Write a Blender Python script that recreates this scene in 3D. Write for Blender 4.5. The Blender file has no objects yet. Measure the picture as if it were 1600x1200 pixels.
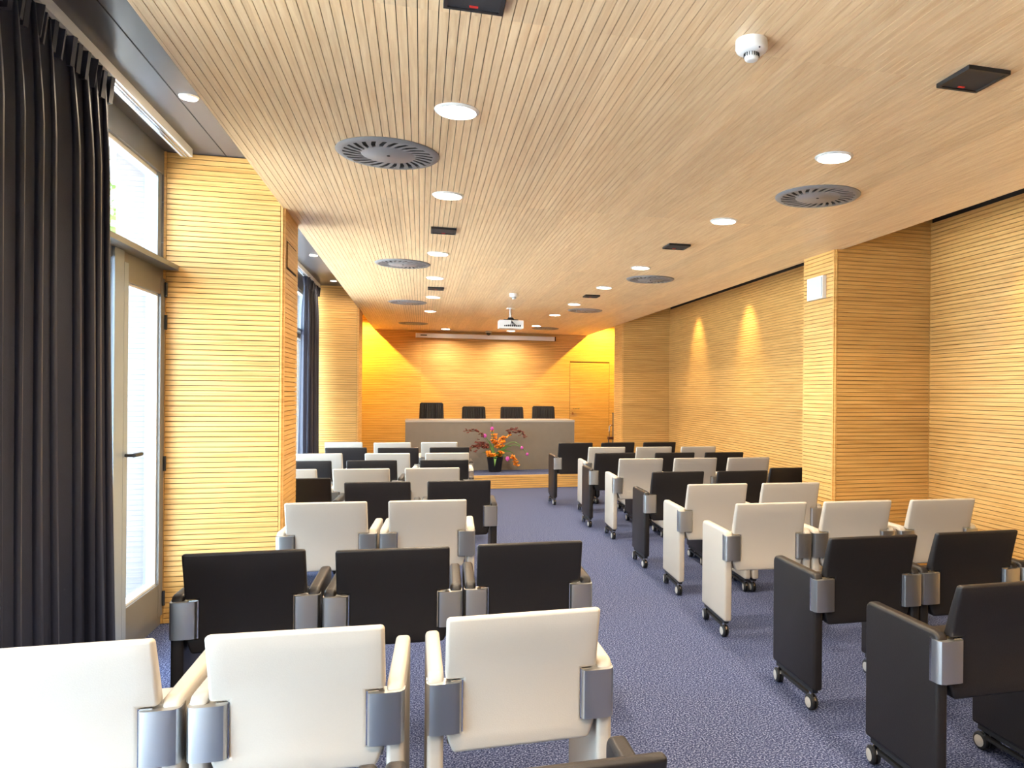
import bpy, bmesh, math, random
from mathutils import Vector, Matrix

SC = bpy.context.scene
COL = SC.collection
PI = math.pi
random.seed(7)

# ------------------------------------------------------------------ camera
F_PX, PX, PY = 1185.0, 982.0, 614.6
YAW = math.atan((982 - 658) / 1185.0)
ROLL = 0.009
EYE = 1.45
_f = Vector((math.sin(YAW), math.cos(YAW), 0)); _r = Vector((math.cos(YAW), -math.sin(YAW), 0)); _u = Vector((0, 0, 1))
_cr = _r * math.cos(ROLL) + _u * math.sin(ROLL)
_cu = -_r * math.sin(ROLL) + _u * math.cos(ROLL)
cam_d = bpy.data.cameras.new('camera')
cam_d.sensor_width = 36.0
cam_d.sensor_fit = 'HORIZONTAL'
cam_d.lens = F_PX / 1600 * 36
cam_d.shift_x = -(PX - 800) / 1600
cam_d.shift_y = (PY - 600) / 1600
cam_d.clip_start = 0.05
cam = bpy.data.objects.new('camera', cam_d)
COL.objects.link(cam)
m = Matrix((_cr, _cu, -_f)).transposed().to_4x4()
m.translation = (0, 0, EYE)
cam.matrix_world = m
SC.camera = cam

# ------------------------------------------------------------------ world, exposure
SC.view_settings.view_transform = 'Standard'
SC.view_settings.look = 'None'
SC.view_settings.gamma = 1
SC.view_settings.use_curve_mapping = False
SC.view_settings.exposure = 0.85
W = bpy.data.worlds.new('sky'); SC.world = W; W.use_nodes = True
bg = W.node_tree.nodes['Background']
bg.inputs[0].default_value = (0.60, 0.80, 1.0, 1)
bg.inputs[1].default_value = 8.0
# sun high over the roof: it lights the paving outside, not the room
_sd = bpy.data.lights.new('sun', 'SUN'); _sd.energy = 52.0; _sd.angle = 0.01; _sd.color = (1.0, 0.97, 0.93)
_so = bpy.data.objects.new('sun', _sd); COL.objects.link(_so); _so.rotation_euler = (0, math.radians(28), math.radians(12))
DOWNLIGHT_W = 16.0
WARM = (1.0, 0.80, 0.56)

# ------------------------------------------------------------------ key measures (metres)
CZ = 2.617            # timber ceiling
DZ = 2.917            # dark ceiling over the window side
RZ = 2.98             # dark ceiling over the right recess
XL, XR = -0.85, 3.23  # edges of the timber ceiling
XW = -1.54            # window plane
XB = 4.08             # back of right recess
YF = 15.05            # far wall
YB = -2.6             # wall behind the camera
PITCH = 0.032

# ------------------------------------------------------------------ materials
MATS = {}
def nodes_of(name):
    mt = bpy.data.materials.new(name); mt.use_nodes = True
    MATS[name] = mt
    nt = mt.node_tree
    return mt, nt, nt.nodes['Principled BSDF']
def plain(name, col, rough=0.5, metal=0.0, bump=0.0, bscale=200, var=0.0, spec=0.5):
    mt, nt, b = nodes_of(name)
    b.inputs['Base Color'].default_value = (*col, 1); b.inputs['Roughness'].default_value = rough
    b.inputs['Metallic'].default_value = metal
    b.inputs['Specular IOR Level'].default_value = spec
    if bump or var:
        tc = nt.nodes.new('ShaderNodeTexCoord'); nz = nt.nodes.new('ShaderNodeTexNoise')
        nz.inputs['Scale'].default_value = bscale; nz.inputs['Detail'].default_value = 3
        nt.links.new(tc.outputs['Object'], nz.inputs['Vector'])
        if bump:
            bp = nt.nodes.new('ShaderNodeBump'); bp.inputs['Strength'].default_value = bump; bp.inputs['Distance'].default_value = 0.002
            nt.links.new(nz.outputs['Fac'], bp.inputs['Height']); nt.links.new(bp.outputs['Normal'], b.inputs['Normal'])
        if var:
            mx = nt.nodes.new('ShaderNodeMix'); mx.data_type = 'RGBA'
            mx.inputs[6].default_value = (*[c * (1 - var) for c in col], 1); mx.inputs[7].default_value = (*[min(1, c * (1 + var)) for c in col], 1)
            nt.links.new(nz.outputs['Fac'], mx.inputs[0]); nt.links.new(mx.outputs[2], b.inputs['Base Color'])
    return mt
def emit(name, col, strength):
    mt, nt, b = nodes_of(name)
    b.inputs['Base Color'].default_value = (1, 1, 1, 1)
    b.inputs['Emission Color'].default_value = (*col, 1); b.inputs['Emission Strength'].default_value = strength
    return mt
def wood(name, dark, light, grain, cell, rough=0.42):
    """veneered board: fine grain along one direction, tone changing from panel to panel (cell sizes in metres)"""
    mt, nt, b = nodes_of(name)
    N, L = nt.nodes.new, nt.links.new
    geo = N('ShaderNodeNewGeometry')
    mp = N('ShaderNodeVectorMath'); mp.operation = 'MULTIPLY'; mp.inputs[1].default_value = grain
    L(geo.outputs['Position'], mp.inputs[0])
    cd = N('ShaderNodeVectorMath'); cd.operation = 'DIVIDE'; cd.inputs[1].default_value = cell
    L(geo.outputs['Position'], cd.inputs[0])
    fl = N('ShaderNodeVectorMath'); fl.operation = 'FLOOR'; L(cd.outputs[0], fl.inputs[0])
    wn = N('ShaderNodeTexWhiteNoise'); wn.noise_dimensions = '3D'; L(fl.outputs[0], wn.inputs['Vector'])
    sc = N('ShaderNodeVectorMath'); sc.operation = 'SCALE'; sc.inputs['Scale'].default_value = 7.0
    L(wn.outputs['Color'], sc.inputs[0])
    ad = N('ShaderNodeVectorMath'); ad.operation = 'ADD'; L(mp.outputs[0], ad.inputs[0]); L(sc.outputs[0], ad.inputs[1])
    nz = N('ShaderNodeTexNoise'); nz.inputs['Scale'].default_value = 1.0; nz.inputs['Detail'].default_value = 5; nz.inputs['Roughness'].default_value = 0.6
    nz.inputs['Distortion'].default_value = 0.6
    L(ad.outputs[0], nz.inputs['Vector'])
    rp = N('ShaderNodeValToRGB'); rp.color_ramp.elements[0].position = 0.32; rp.color_ramp.elements[1].position = 0.66
    rp.color_ramp.elements[0].color = (*dark, 1); rp.color_ramp.elements[1].color = (*light, 1)
    L(nz.outputs['Fac'], rp.inputs['Fac'])
    hs = N('ShaderNodeHueSaturation'); L(rp.outputs['Color'], hs.inputs['Color'])
    mr = N('ShaderNodeMapRange'); mr.inputs['To Min'].default_value = 0.92; mr.inputs['To Max'].default_value = 1.07
    L(wn.outputs['Value'], mr.inputs['Value']); L(mr.outputs[0], hs.inputs['Value'])
    L(hs.outputs['Color'], b.inputs['Base Color'])
    b.inputs['Roughness'].default_value = rough
    return mt

W_LIGHT, W_DARK = (0.76, 0.455, 0.15), (0.54, 0.28, 0.068)
wood('oak_ceiling', (0.74, 0.49, 0.26), (0.89, 0.665, 0.405), (60, 3.0, 60), (0.128, 2.4, 5.0))
wood('oak_wall', W_DARK, W_LIGHT, (2.2, 2.2, 75), (31.0, 31.0, 0.256), 0.5)
wood('oak_door', W_DARK, W_LIGHT, (2.2, 2.2, 75), (9, 9, 9), 0.5)
plain('groove_dark', (0.045, 0.024, 0.010), 0.9)
plain('groove_wall', (0.10, 0.052, 0.018), 0.9)
plain('white_leather', (0.50, 0.45, 0.385), 0.45, bump=0.15, bscale=260, var=0.03)
plain('black_leather', (0.016, 0.013, 0.0125), 0.42, bump=0.2, bscale=260, spec=0.32)
plain('aluminium', (0.50, 0.50, 0.50), 0.38, 1.0, bump=0.03, bscale=90)
plain('chrome', (0.75, 0.75, 0.76), 0.15, 1.0)
plain('rubber_black', (0.015, 0.015, 0.016), 0.5)
plain('hub_grey', (0.52, 0.50, 0.46), 0.4)
plain('dark_paint', (0.082, 0.080, 0.092), 0.33)
plain('frame_grey', (0.20, 0.195, 0.185), 0.4, 0.3)
plain('post_grey', (0.30, 0.36, 0.43), 0.4, 0.2)
plain('curtain_fabric', (0.020, 0.024, 0.048), 0.5, bump=0.3, bscale=500, var=0.25)
plain('white_plastic', (0.82, 0.82, 0.80), 0.4)
plain('track_white', (0.70, 0.70, 0.70), 0.35)
plain('grille_grey', (0.26, 0.26, 0.27), 0.45, 0.2)
plain('void_black', (0.012, 0.012, 0.013), 0.8)
plain('speaker_black', (0.012, 0.012, 0.014), 0.5)
plain('badge_red', (0.75, 0.03, 0.02), 0.5)
plain('laminate_grey', (0.185, 0.155, 0.120), 0.5, var=0.10, bscale=9)
plain('laminate_top', (0.36, 0.33, 0.29), 0.4)
plain('pot_black', (0.012, 0.010, 0.010), 0.3)
plain('soil', (0.04, 0.025, 0.015), 0.9)
plain('leaf_green', (0.10, 0.22, 0.04), 0.5, var=0.3, bscale=40)
plain('stem_green', (0.13, 0.15, 0.04), 0.6)
plain('petal_orange', (0.80, 0.27, 0.01), 0.5, var=0.25, bscale=60)
plain('petal_red', (0.16, 0.025, 0.015), 0.5, var=0.4, bscale=60)
plain('petal_pink', (0.62, 0.09, 0.42), 0.5, var=0.2, bscale=60)
plain('brass', (0.75, 0.62, 0.40), 0.25, 1.0)
plain('facade_pale', (0.24, 0.235, 0.24), 0.8, var=0.06, bscale=6)
plain('paving', (0.50, 0.50, 0.50), 0.9, var=0.12, bscale=5)
plain('bark', (0.12, 0.08, 0.05), 0.9, bump=0.5, bscale=30)
plain('foliage', (0.11, 0.25, 0.05), 0.6, var=0.4, bscale=5)
plain('lift_grey', (0.16, 0.15, 0.14), 0.4, 0.4)
plain('lift_brown', (0.13, 0.05, 0.03), 0.5)
emit('lamp_glow', (1.0, 0.93, 0.82), 30.0)
emit('spot_glow', (1.0, 0.80, 0.55), 18.0)
plain('exit_glow', (0.58, 0.62, 0.68), 0.35)

def carpet():
    mt, nt, b = nodes_of('carpet_blue')
    N, L = nt.nodes.new, nt.links.new
    geo = N('ShaderNodeNewGeometry')
    n1 = N('ShaderNodeTexNoise'); n1.inputs['Scale'].default_value = 135; n1.inputs['Detail'].default_value = 3; L(geo.outputs['Position'], n1.inputs['Vector'])
    rp = N('ShaderNodeValToRGB'); e = rp.color_ramp.elements
    e[0].position = 0.38; e[0].color = (0.013, 0.020, 0.058, 1)
    e[1].position = 0.64; e[1].color = (0.215, 0.245, 0.375, 1)
    k = e.new(0.52); k.color = (0.056, 0.072, 0.155, 1)
    L(n1.outputs['Fac'], rp.inputs['Fac']); L(rp.outputs['Color'], b.inputs['Base Color'])
    bp = N('ShaderNodeBump'); bp.inputs['Strength'].default_value = 0.35; bp.inputs['Distance'].default_value = 0.003
    L(n1.outputs['Fac'], bp.inputs['Height']); L(bp.outputs['Normal'], b.inputs['Normal'])
    b.inputs['Roughness'].default_value = 0.95; b.inputs['Specular IOR Level'].default_value = 0.1
carpet()
def glass():
    mt = bpy.data.materials.new('window_glass'); mt.use_nodes = True; MATS['window_glass'] = mt
    nt = mt.node_tree; nt.nodes.clear(); N, L = nt.nodes.new, nt.links.new
    o = N('ShaderNodeOutputMaterial'); mx = N('ShaderNodeMixShader'); t = N('ShaderNodeBsdfTransparent'); g = N('ShaderNodeBsdfGlossy')
    t.inputs[0].default_value = (0.95, 0.97, 0.97, 1); g.inputs['Roughness'].default_value = 0.02
    fr = N('ShaderNodeFresnel')   # same reflectance on both faces of the pane
    ge = N('ShaderNodeNewGeometry'); io = N('ShaderNodeMapRange'); io.inputs['To Min'].default_value = 1.45; io.inputs['To Max'].default_value = 1 / 1.45
    L(ge.outputs['Backfacing'], io.inputs['Value']); L(io.outputs[0], fr.inputs['IOR'])
    L(fr.outputs[0], mx.inputs[0]); L(t.outputs[0], mx.inputs[1]); L(g.outputs[0], mx.inputs[2]); L(mx.outputs[0], o.inputs[0])
glass()

# ------------------------------------------------------------------ helpers
def tag(o, label=None, cat=None, group=None, kind=None):
    if label: o['label'] = label
    if cat: o['category'] = cat
    if group: o['group'] = group
    if kind: o['kind'] = kind
    return o
def link(name, data, parent=None, loc=None, rot=None):
    o = bpy.data.objects.new(name, data); COL.objects.link(o)
    if parent: o.parent = parent
    if loc: o.location = loc
    if rot: o.rotation_euler = rot
    return o
def empty(name, loc=(0, 0, 0), rz=0.0):
    o = link(name, None, loc=loc); o.rotation_euler = (0, 0, rz); o.empty_display_size = 0.1
    return o
def mesh(bm, name, *mats, smooth=None):
    bmesh.ops.recalc_face_normals(bm, faces=bm.faces)
    me = bpy.data.meshes.new(name); bm.to_mesh(me); bm.free()
    for k in mats: me.materials.append(MATS[k])
    if smooth is not None:
        me.polygons.foreach_set('use_smooth', [True] * len(me.polygons))
        try: me.set_sharp_from_angle(angle=math.radians(smooth))
        except Exception: pass
    return me
def bm_new(): return bmesh.new()
def box(bm, x0, x1, y0, y1, z0, z1, mi=0):
    vs = [bm.verts.new(p) for p in ((x0, y0, z0), (x1, y0, z0), (x1, y1, z0), (x0, y1, z0), (x0, y0, z1), (x1, y0, z1), (x1, y1, z1), (x0, y1, z1))]
    for q in ((0, 3, 2, 1), (4, 5, 6, 7), (0, 1, 5, 4), (1, 2, 6, 5), (2, 3, 7, 6), (3, 0, 4, 7)):
        bm.faces.new([vs[i] for i in q]).material_index = mi
    return vs
def bevel(bm, off, seg=2, ang=35):
    es = [e for e in bm.edges if len(e.link_faces) == 2 and e.calc_face_angle(0) > math.radians(ang)]
    bmesh.ops.bevel(bm, geom=es, offset=off, segments=seg, profile=0.5, affect='EDGES', clamp_overlap=True)
def prism(bm, pts, axis, a, b, mi=0):
    """polygon of 2-d points extruded along an axis from a to b"""
    def P(p, t):
        return {'x': (t, p[0], p[1]), 'y': (p[0], t, p[1]), 'z': (p[0], p[1], t)}[axis]
    A = [bm.verts.new(P(p, a)) for p in pts]; B = [bm.verts.new(P(p, b)) for p in pts]
    bm.faces.new(A[::-1]).material_index = mi; bm.faces.new(B).material_index = mi
    n = len(pts)
    for i in range(n):
        bm.faces.new((A[i], A[(i + 1) % n], B[(i + 1) % n], B[i])).material_index = mi
def lathe(bm, prof, n=24, cx=0, cy=0, mi=0, cap=True):
    """profile [(r,z)...] turned about z"""
    rings = []
    for r, z in prof:
        if r < 1e-6: rings.append([bm.verts.new((cx, cy, z))])
        else: rings.append([bm.verts.new((cx + r * math.cos(2 * PI * i / n), cy + r * math.sin(2 * PI * i / n), z)) for i in range(n)])
    for a, b in zip(rings, rings[1:]):
        for i in range(n):
            j = (i + 1) % n
            if len(a) == 1 and len(b) > 1: f = bm.faces.new((a[0], b[i], b[j]))
            elif len(b) == 1 and len(a) > 1: f = bm.faces.new((a[i], a[j], b[0]))
            elif len(a) > 1: f = bm.faces.new((a[i], a[j], b[j], b[i]))
            else: continue
            f.material_index = mi
    return rings
def tube(bm, pts, r, n=8, mi=0):
    pts = [Vector(p) for p in pts]
    rs = r if isinstance(r, (list, tuple)) else [r] * len(pts)
    rings = []
    for i, p in enumerate(pts):
        d = (pts[min(i + 1, len(pts) - 1)] - pts[max(i - 1, 0)]).normalized()
        a = d.orthogonal().normalized()
        if i and rings:
            a = (prev_a - d * prev_a.dot(d)).normalized()
        prev_a = a; c = d.cross(a)
        rings.append([bm.verts.new(p + (a * math.cos(2 * PI * k / n) + c * math.sin(2 * PI * k / n)) * rs[i]) for k in range(n)])
    for a, b in zip(rings, rings[1:]):
        for k in range(n):
            bm.faces.new((a[k], a[(k + 1) % n], b[(k + 1) % n], b[k])).material_index = mi
    bm.faces.new(rings[0][::-1]).material_index = mi; bm.faces.new(rings[-1]).material_index = mi
def boxobj(name, mat, x0, x1, y0, y1, z0, z1, parent=None, bev=0, kind=None):
    bm = bm_new(); box(bm, x0, x1, y0, y1, z0, z1)
    if bev: bevel(bm, bev, 2)
    o = link(name, mesh(bm, name, mat, smooth=40 if bev else None), parent)
    if kind: o['kind'] = kind
    return o
def copy_thing(root):
    r = root.copy(); COL.objects.link(r)
    for ch in list(root.children):
        c = ch.copy(); COL.objects.link(c); c.parent = r
        for g in list(ch.children):
            d = g.copy(); COL.objects.link(d); d.parent = c
    return r
def struct(o): o['kind'] = 'structure'; return o

# ------------------------------------------------------------------ timber boarding
_slat_cache = {}
def slat_mesh(length, mat):
    k = (round(length, 3), mat)
    if k not in _slat_cache:
        bm = bm_new(); box(bm, 0, length, -0.012, 0, 0, 0.0278)
        _slat_cache[k] = mesh(bm, 'slat', mat)
    return _slat_cache[k]
def clad(wall, p0, p1, z0, z1, single, mat='oak_wall', post0=False, post1=False):
    """horizontal boards on a wall face from plan point p0 to p1; the face looks to the right of p0->p1 turned by -90 degrees"""
    d = Vector((p1[0] - p0[0], p1[1] - p0[1])); L = d.length; a = math.atan2(d.y, d.x); d.normalize()
    s0 = 0.016 if post0 else 0.0; s1 = 0.016 if post1 else 0.0
    org = Vector((p0[0], p0[1], 0)) + Vector((d.x, d.y, 0)) * s0
    L2 = L - s0 - s1
    rot = Matrix.Rotation(a, 4, 'Z')
    n = int((z1 - z0) / PITCH) + 1
    if single:
        me = slat_mesh(L2, mat)
        for i in range(n):
            zz = z0 + i * PITCH
            if zz + 0.02 > z1: break
            o = link('slat', me, wall); o.location = (org.x, org.y, zz); o.rotation_euler = (0, 0, a)
    else:
        bm = bm_new()
        for i in range(n):
            zz = z0 + i * PITCH
            if zz + 0.02 > z1: break
            box(bm, 0, L2, -0.012, 0, zz, zz + 0.0278)
        o = link('slat_cladding', mesh(bm, 'slat_cladding', mat), wall)
        o.location = org; o.rotation_euler = (0, 0, a); o['kind'] = 'stuff'
    for post, at in ((post0, 0.0), (post1, L - 0.013)):
        if post:
            bm = bm_new(); box(bm, at, at + 0.013, -0.0125, 0, z0, z1)
            o = link('corner_strip', mesh(bm, 'corner_strip', mat), wall); o.location = (p0[0], p0[1], 0); o.rotation_euler = (0, 0, a)

# ------------------------------------------------------------------ floor and stage
fl = struct(boxobj('floor', 'carpet_blue', XW - 0.06, XB + 0.2, YB - 0.2, YF + 0.2, -0.12, 0))
stage = struct(boxobj('floor_stage', 'carpet_blue', XW + 0.02, XB - 0.03, 11.503, YF - 0.03, 0.001, 0.198))
clad(stage, (XW + 0.02, 11.502), (XB - 0.03, 11.502), 0.004, 0.165, True, 'oak_wall')
boxobj('stage_nosing', 'oak_door', XW + 0.02, XB - 0.03, 11.486, 11.53, 0.165, 0.2, stage, 0.003)

# ------------------------------------------------------------------ timber ceiling
ceil = struct(boxobj('ceiling', 'groove_dark', XL, XR, YB, YF, CZ + 0.012, CZ + 0.03))
bm = bm_new(); box(bm, -0.0145, 0.0145, YB, YF, 0, 0.012); cs = mesh(bm, 'slat', 'oak_ceiling')
ns = int(round((XR - XL) / PITCH))
cp = (XR - XL) / ns
for i in range(ns):
    o = link('slat', cs, ceil); o.location = (XL + (i + 0.5) * cp, 0, CZ)
boxobj('edge_board', 'oak_ceiling', XL - 0.012, XL, YB, YF, CZ, DZ - 0.002, ceil)
boxobj('edge_board', 'oak_ceiling', XR, XR + 0.012, YB, YF, CZ, RZ - 0.002, ceil)
# dark ceilings on both sides
dl_ = struct(boxobj('ceiling_window_side', 'dark_paint', XW - 0.4, XL - 0.001, YB, YF, DZ, DZ + 0.15))
boxobj('access_panel_joint', 'void_black', XL - 0.345, XL - 0.340, -1.0, 5.26, DZ - 0.0015, DZ + 0.002, dl_)
struct(boxobj('ceiling_wall_side', 'dark_paint', XR + 0.001, XB + 0.2, YB, YF, RZ, RZ + 0.15))

# ------------------------------------------------------------------ walls
wf = struct(boxobj('wall_far', 'groove_wall', XW - 0.4, XB + 0.2, YF, YF + 0.2, 0, 3.1))
DX0, DX1, DZT = 2.89, 3.70, 2.066
clad(wf, (XW, YF), (DX0 - 0.006, YF), 0.2, 2.905, False)
clad(wf, (DX1 + 0.006, YF), (XB, YF), 0.2, 2.905, False)
clad(wf, (DX0 - 0.006, YF), (DX1 + 0.006, YF), 2.088, 2.905, False)
d1 = struct(boxobj('door_1', 'groove_wall', DX0, DX1, YF - 0.004, YF + 0.03, 0.2, DZT))
clad(d1, (DX0 + 0.002, YF - 0.004), (DX1 - 0.002, YF - 0.004), 0.204, DZT, False, 'oak_door')
bm = bm_new()
tube(bm, [(2.945, YF - 0.016, 1.135), (2.945, YF - 0.065, 1.135)], 0.011)
tube(bm, [(2.94, YF - 0.062, 1.135), (3.08, YF - 0.062, 1.135)], 0.012)
h = link('door_handle', mesh(bm, 'door_handle', 'brass', smooth=40), d1)
bm = bm_new(); lathe(bm, [(0, 0), (0.02, 0), (0.02, 0.01), (0, 0.01)], 14)
h = link('lock_escutcheon', mesh(bm, 'lock', 'brass', smooth=40), d1, (2.945, YF - 0.016, 1.04), (PI / 2, 0, 0))

wb = struct(boxobj('wall_back', 'groove_wall', XW - 0.4, XB + 0.2, YB - 0.2, YB, 0, 3.1))
clad(wb, (XB, YB), (XW, YB), 0.0, 2.6, False)

# right wall: recessed bays and pillars
wr = struct(boxobj('wall_right', 'groove_wall', XB, XB + 0.2, YB, YF, 0, 2.885))
boxobj('shadow_strip', 'void_black', XB + 0.004, XB + 0.2, YB, YF, 2.885, RZ, wr)
clad(wr, (XB, 5.41), (XB, YB), 0.004, 2.885, True)
clad(wr, (XB, 12.26), (XB, 5.92), 0.004, 2.885, False)
clad(wr, (XB, YF), (XB, 12.8), 0.2, 2.885, False)
def pillar(name, x0, x1, y0, y1, zt, faces, single):
    p = struct(boxobj(name, 'groove_wall', x0, x1, y0, y1, 0.0, zt))
    for f in faces:
        {'front': lambda: clad(p, (x0, y0), (x1, y0), 0.004, zt, single, post0=True, post1=True),
         'room_r': lambda: clad(p, (x0, y1), (x0, y0), 0.004, zt, single, post1=True),
         'room_l': lambda: clad(p, (x1, y0), (x1, y1), 0.004, zt, single, post0=True),
         'back': lambda: clad(p, (x1, y1), (x0, y1), 0.004, zt, False)}[f]()
    return p
pillar('wall_pillar_right_near', 3.192, XB, 5.422, 5.92, RZ, ('front', 'room_r', 'back'), True)
pillar('wall_pillar_right_far', 3.25, XB, 12.272, 12.8, RZ, ('front', 'room_r', 'back'), False)
pl = pillar('wall_pillar_left_near', XW, -0.862, 5.282, 5.80, DZ, ('front', 'room_l', 'back'), True)
pillar('wall_pillar_left_far', XW, -0.862, 11.30, 11.95, DZ, ('front', 'room_l', 'back'), False)
pillar('wall_pillar_left_behind', XW, -0.862, -1.2, -0.7, DZ, ('front', 'room_l', 'back'), False)
# plain left wall beside the stage, and behind the camera
wl = struct(boxobj('wall_left', 'groove_wall', XW - 0.3, XW, 11.95, YF, 0, DZ))
clad(wl, (XW, 11.95), (XW, YF), 0.2, DZ, False)

# access panel on the left pillar, emergency light on the right pillar
ap = empty('access_panel', (-0.85, 5.52, 2.33))
tag(ap, 'small wooden access panel with a dark outline on the near left pillar', 'panel')
boxobj('panel_frame', 'groove_dark', 0.0005, 0.003, -0.19, 0.19, -0.09, 0.09, ap)
boxobj('panel_door', 'oak_door', 0.003, 0.007, -0.178, 0.178, -0.078, 0.078, ap, 0.001)
ex = empty('emergency_light', (3.18, 5.67, 2.335))
tag(ex, 'white rectangular emergency light box on the near right pillar', 'light')
boxobj('housing', 'white_plastic', -0.035, -0.0005, -0.128, 0.128, -0.092, 0.092, ex, 0.006)
boxobj('diffuser', 'exit_glow', -0.042, -0.035, -0.116, 0.116, -0.08, 0.08, ex, 0.003)

# ------------------------------------------------------------------ windows on the left
def window_bay(name, y0, y1, posts, door=None):
    """glazed bay in the plane XW between two pillars, posts at given y"""
    w = empty(name, (XW, y0, 0)); struct(w)
    def fr(nm, mat, x0, x1, a, b, z0, z1, bev=0.003): return boxobj(nm, mat, x0, x1, a - y0, b - y0, z0, z1, w, bev)
    fr('top_rail', 'frame_grey', -0.09, 0.0, y0, y1, 2.77, DZ)
    fr('sill', 'frame_grey', -0.10, 0.0, y0, y1, 0.0, 0.06)
    fr('transom_ledge', 'frame_grey', -0.09, 0.085, y0, y1, 2.185, 2.215)
    fr('transom_rail', 'frame_grey', -0.09, 0.0, y0, y1, 2.13, 2.185)
    edges = [y0] + sorted(sum([[a, b] for a, b in posts], [])) + [y1]
    for a, b in posts:
        fr('post', 'post_grey', -0.09, 0.012, a, b, 0.0, 2.184)
    for a, b in zip(edges[::2], edges[1::2]):
        if door and abs(a - door) < 0.01: continue
        fr('pane', 'window_glass', -0.052, -0.046, a + 0.03, b - 0.03, 0.07, 2.12, 0)
        for (p, q) in ((a, a + 0.035), (b - 0.035, b)):
            fr('stile', 'frame_grey', -0.08, -0.015, p, q, 0.06, 2.13)
    fr('pane', 'window_glass', -0.052, -0.046, y0 + 0.05, y1 - 0.05, 2.225, 2.765, 0)
    for p, q in ((y0, y0 + 0.07), (y1 - 0.07, y1)):
        fr('upper_stile', 'post_grey', -0.085, -0.012, p, q, 2.2155, 2.7695)
    fr('glazing_bead', 'track_white', -0.075, -0.02, y0 + 0.07, y1 - 0.07, 2.745, 2.7695)
    return w
window_bay('window_1', -0.70, 5.27, [(0.6, 0.75), (2.55, 2.70), (4.47, 4.60)], door=4.60)
window_bay('window_2', 5.80, 11.30, [(7.55, 7.70), (9.4, 9.55)])
window_bay('window_3', YB, -1.20, [])
# glazed door beside the pillar
gd = empty('door_2', (XW, 4.603, 0.062)); struct(gd)
dw, dh = 0.662, 2.065
boxobj('hinge_stile', 'frame_grey', -0.07, 0.012, dw - 0.075, dw, 0, dh, gd, 0.004)
boxobj('lock_stile', 'post_grey', -0.07, 0.012, 0, 0.06, 0, dh, gd, 0.004)
boxobj('door_top_rail', 'frame_grey', -0.068, 0.010, 0.06, dw - 0.075, dh - 0.10, dh, gd, 0.004)
boxobj('door_bottom_rail', 'frame_grey', -0.068, 0.010, 0.06, dw - 0.075, 0, 0.20, gd, 0.004)
boxobj('pane', 'window_glass', -0.035, -0.028, 0.05, dw - 0.065, 0.19, dh - 0.09, gd)
for (a, b, c, d) in ((0.0605, 0.075, 0.2, dh - 0.1), (dw - 0.09, dw - 0.0755, 0.2, dh - 0.1)):
    boxobj('glazing_bead', 'track_white', -0.05, -0.004, a, b, c, d, gd, 0.002)
boxobj('glazing_bead', 'track_white', -0.05, -0.004, 0.075, dw - 0.09, 0.2005, 0.214, gd, 0.002)
boxobj('glazing_bead', 'track_white', -0.05, -0.004, 0.075, dw - 0.09, dh - 0.114, dh - 0.1005, gd, 0.002)
for z in (0.10, 0.93, 1.80, 2.0):
    bm = bm_new(); tube(bm, [(0.018, dw - 0.004, z - 0.045), (0.018, dw - 0.004, z + 0.045)], 0.009, 10)
    link('hinge', mesh(bm, 'hinge', 'rubber_black', smooth=40), gd)
bm = bm_new(); tube(bm, [(0.012, 0.03, 1.03), (0.055, 0.03, 1.03)], 0.009); tube(bm, [(0.055, 0.022, 1.03), (0.055, 0.14, 1.03)], 0.011)
link('door_handle', mesh(bm, 'door_handle', 'rubber_black', smooth=40), gd)

# curtain rails
def rail(y0, y1, lab):
    r = empty('curtain_rail', (-1.39, y0, DZ)); tag(r, lab, 'curtain rail')
    boxobj('rail_body', 'track_white', -0.032, 0.032, 0, y1 - y0, -0.05, -0.0005, r, 0.003)
    boxobj('rail_channel', 'chrome', -0.012, 0.0, 0, y1 - y0, -0.056, -0.05, r)
    boxobj('rail_channel', 'chrome', 0.008, 0.016, 0, y1 - y0, -0.056, -0.05, r)
rail(-0.65, 5.17, 'white curtain rail under the dark ceiling beside the near window')
rail(5.84, 11.25, 'white curtain rail beside the far window behind the near left pillar')

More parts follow.
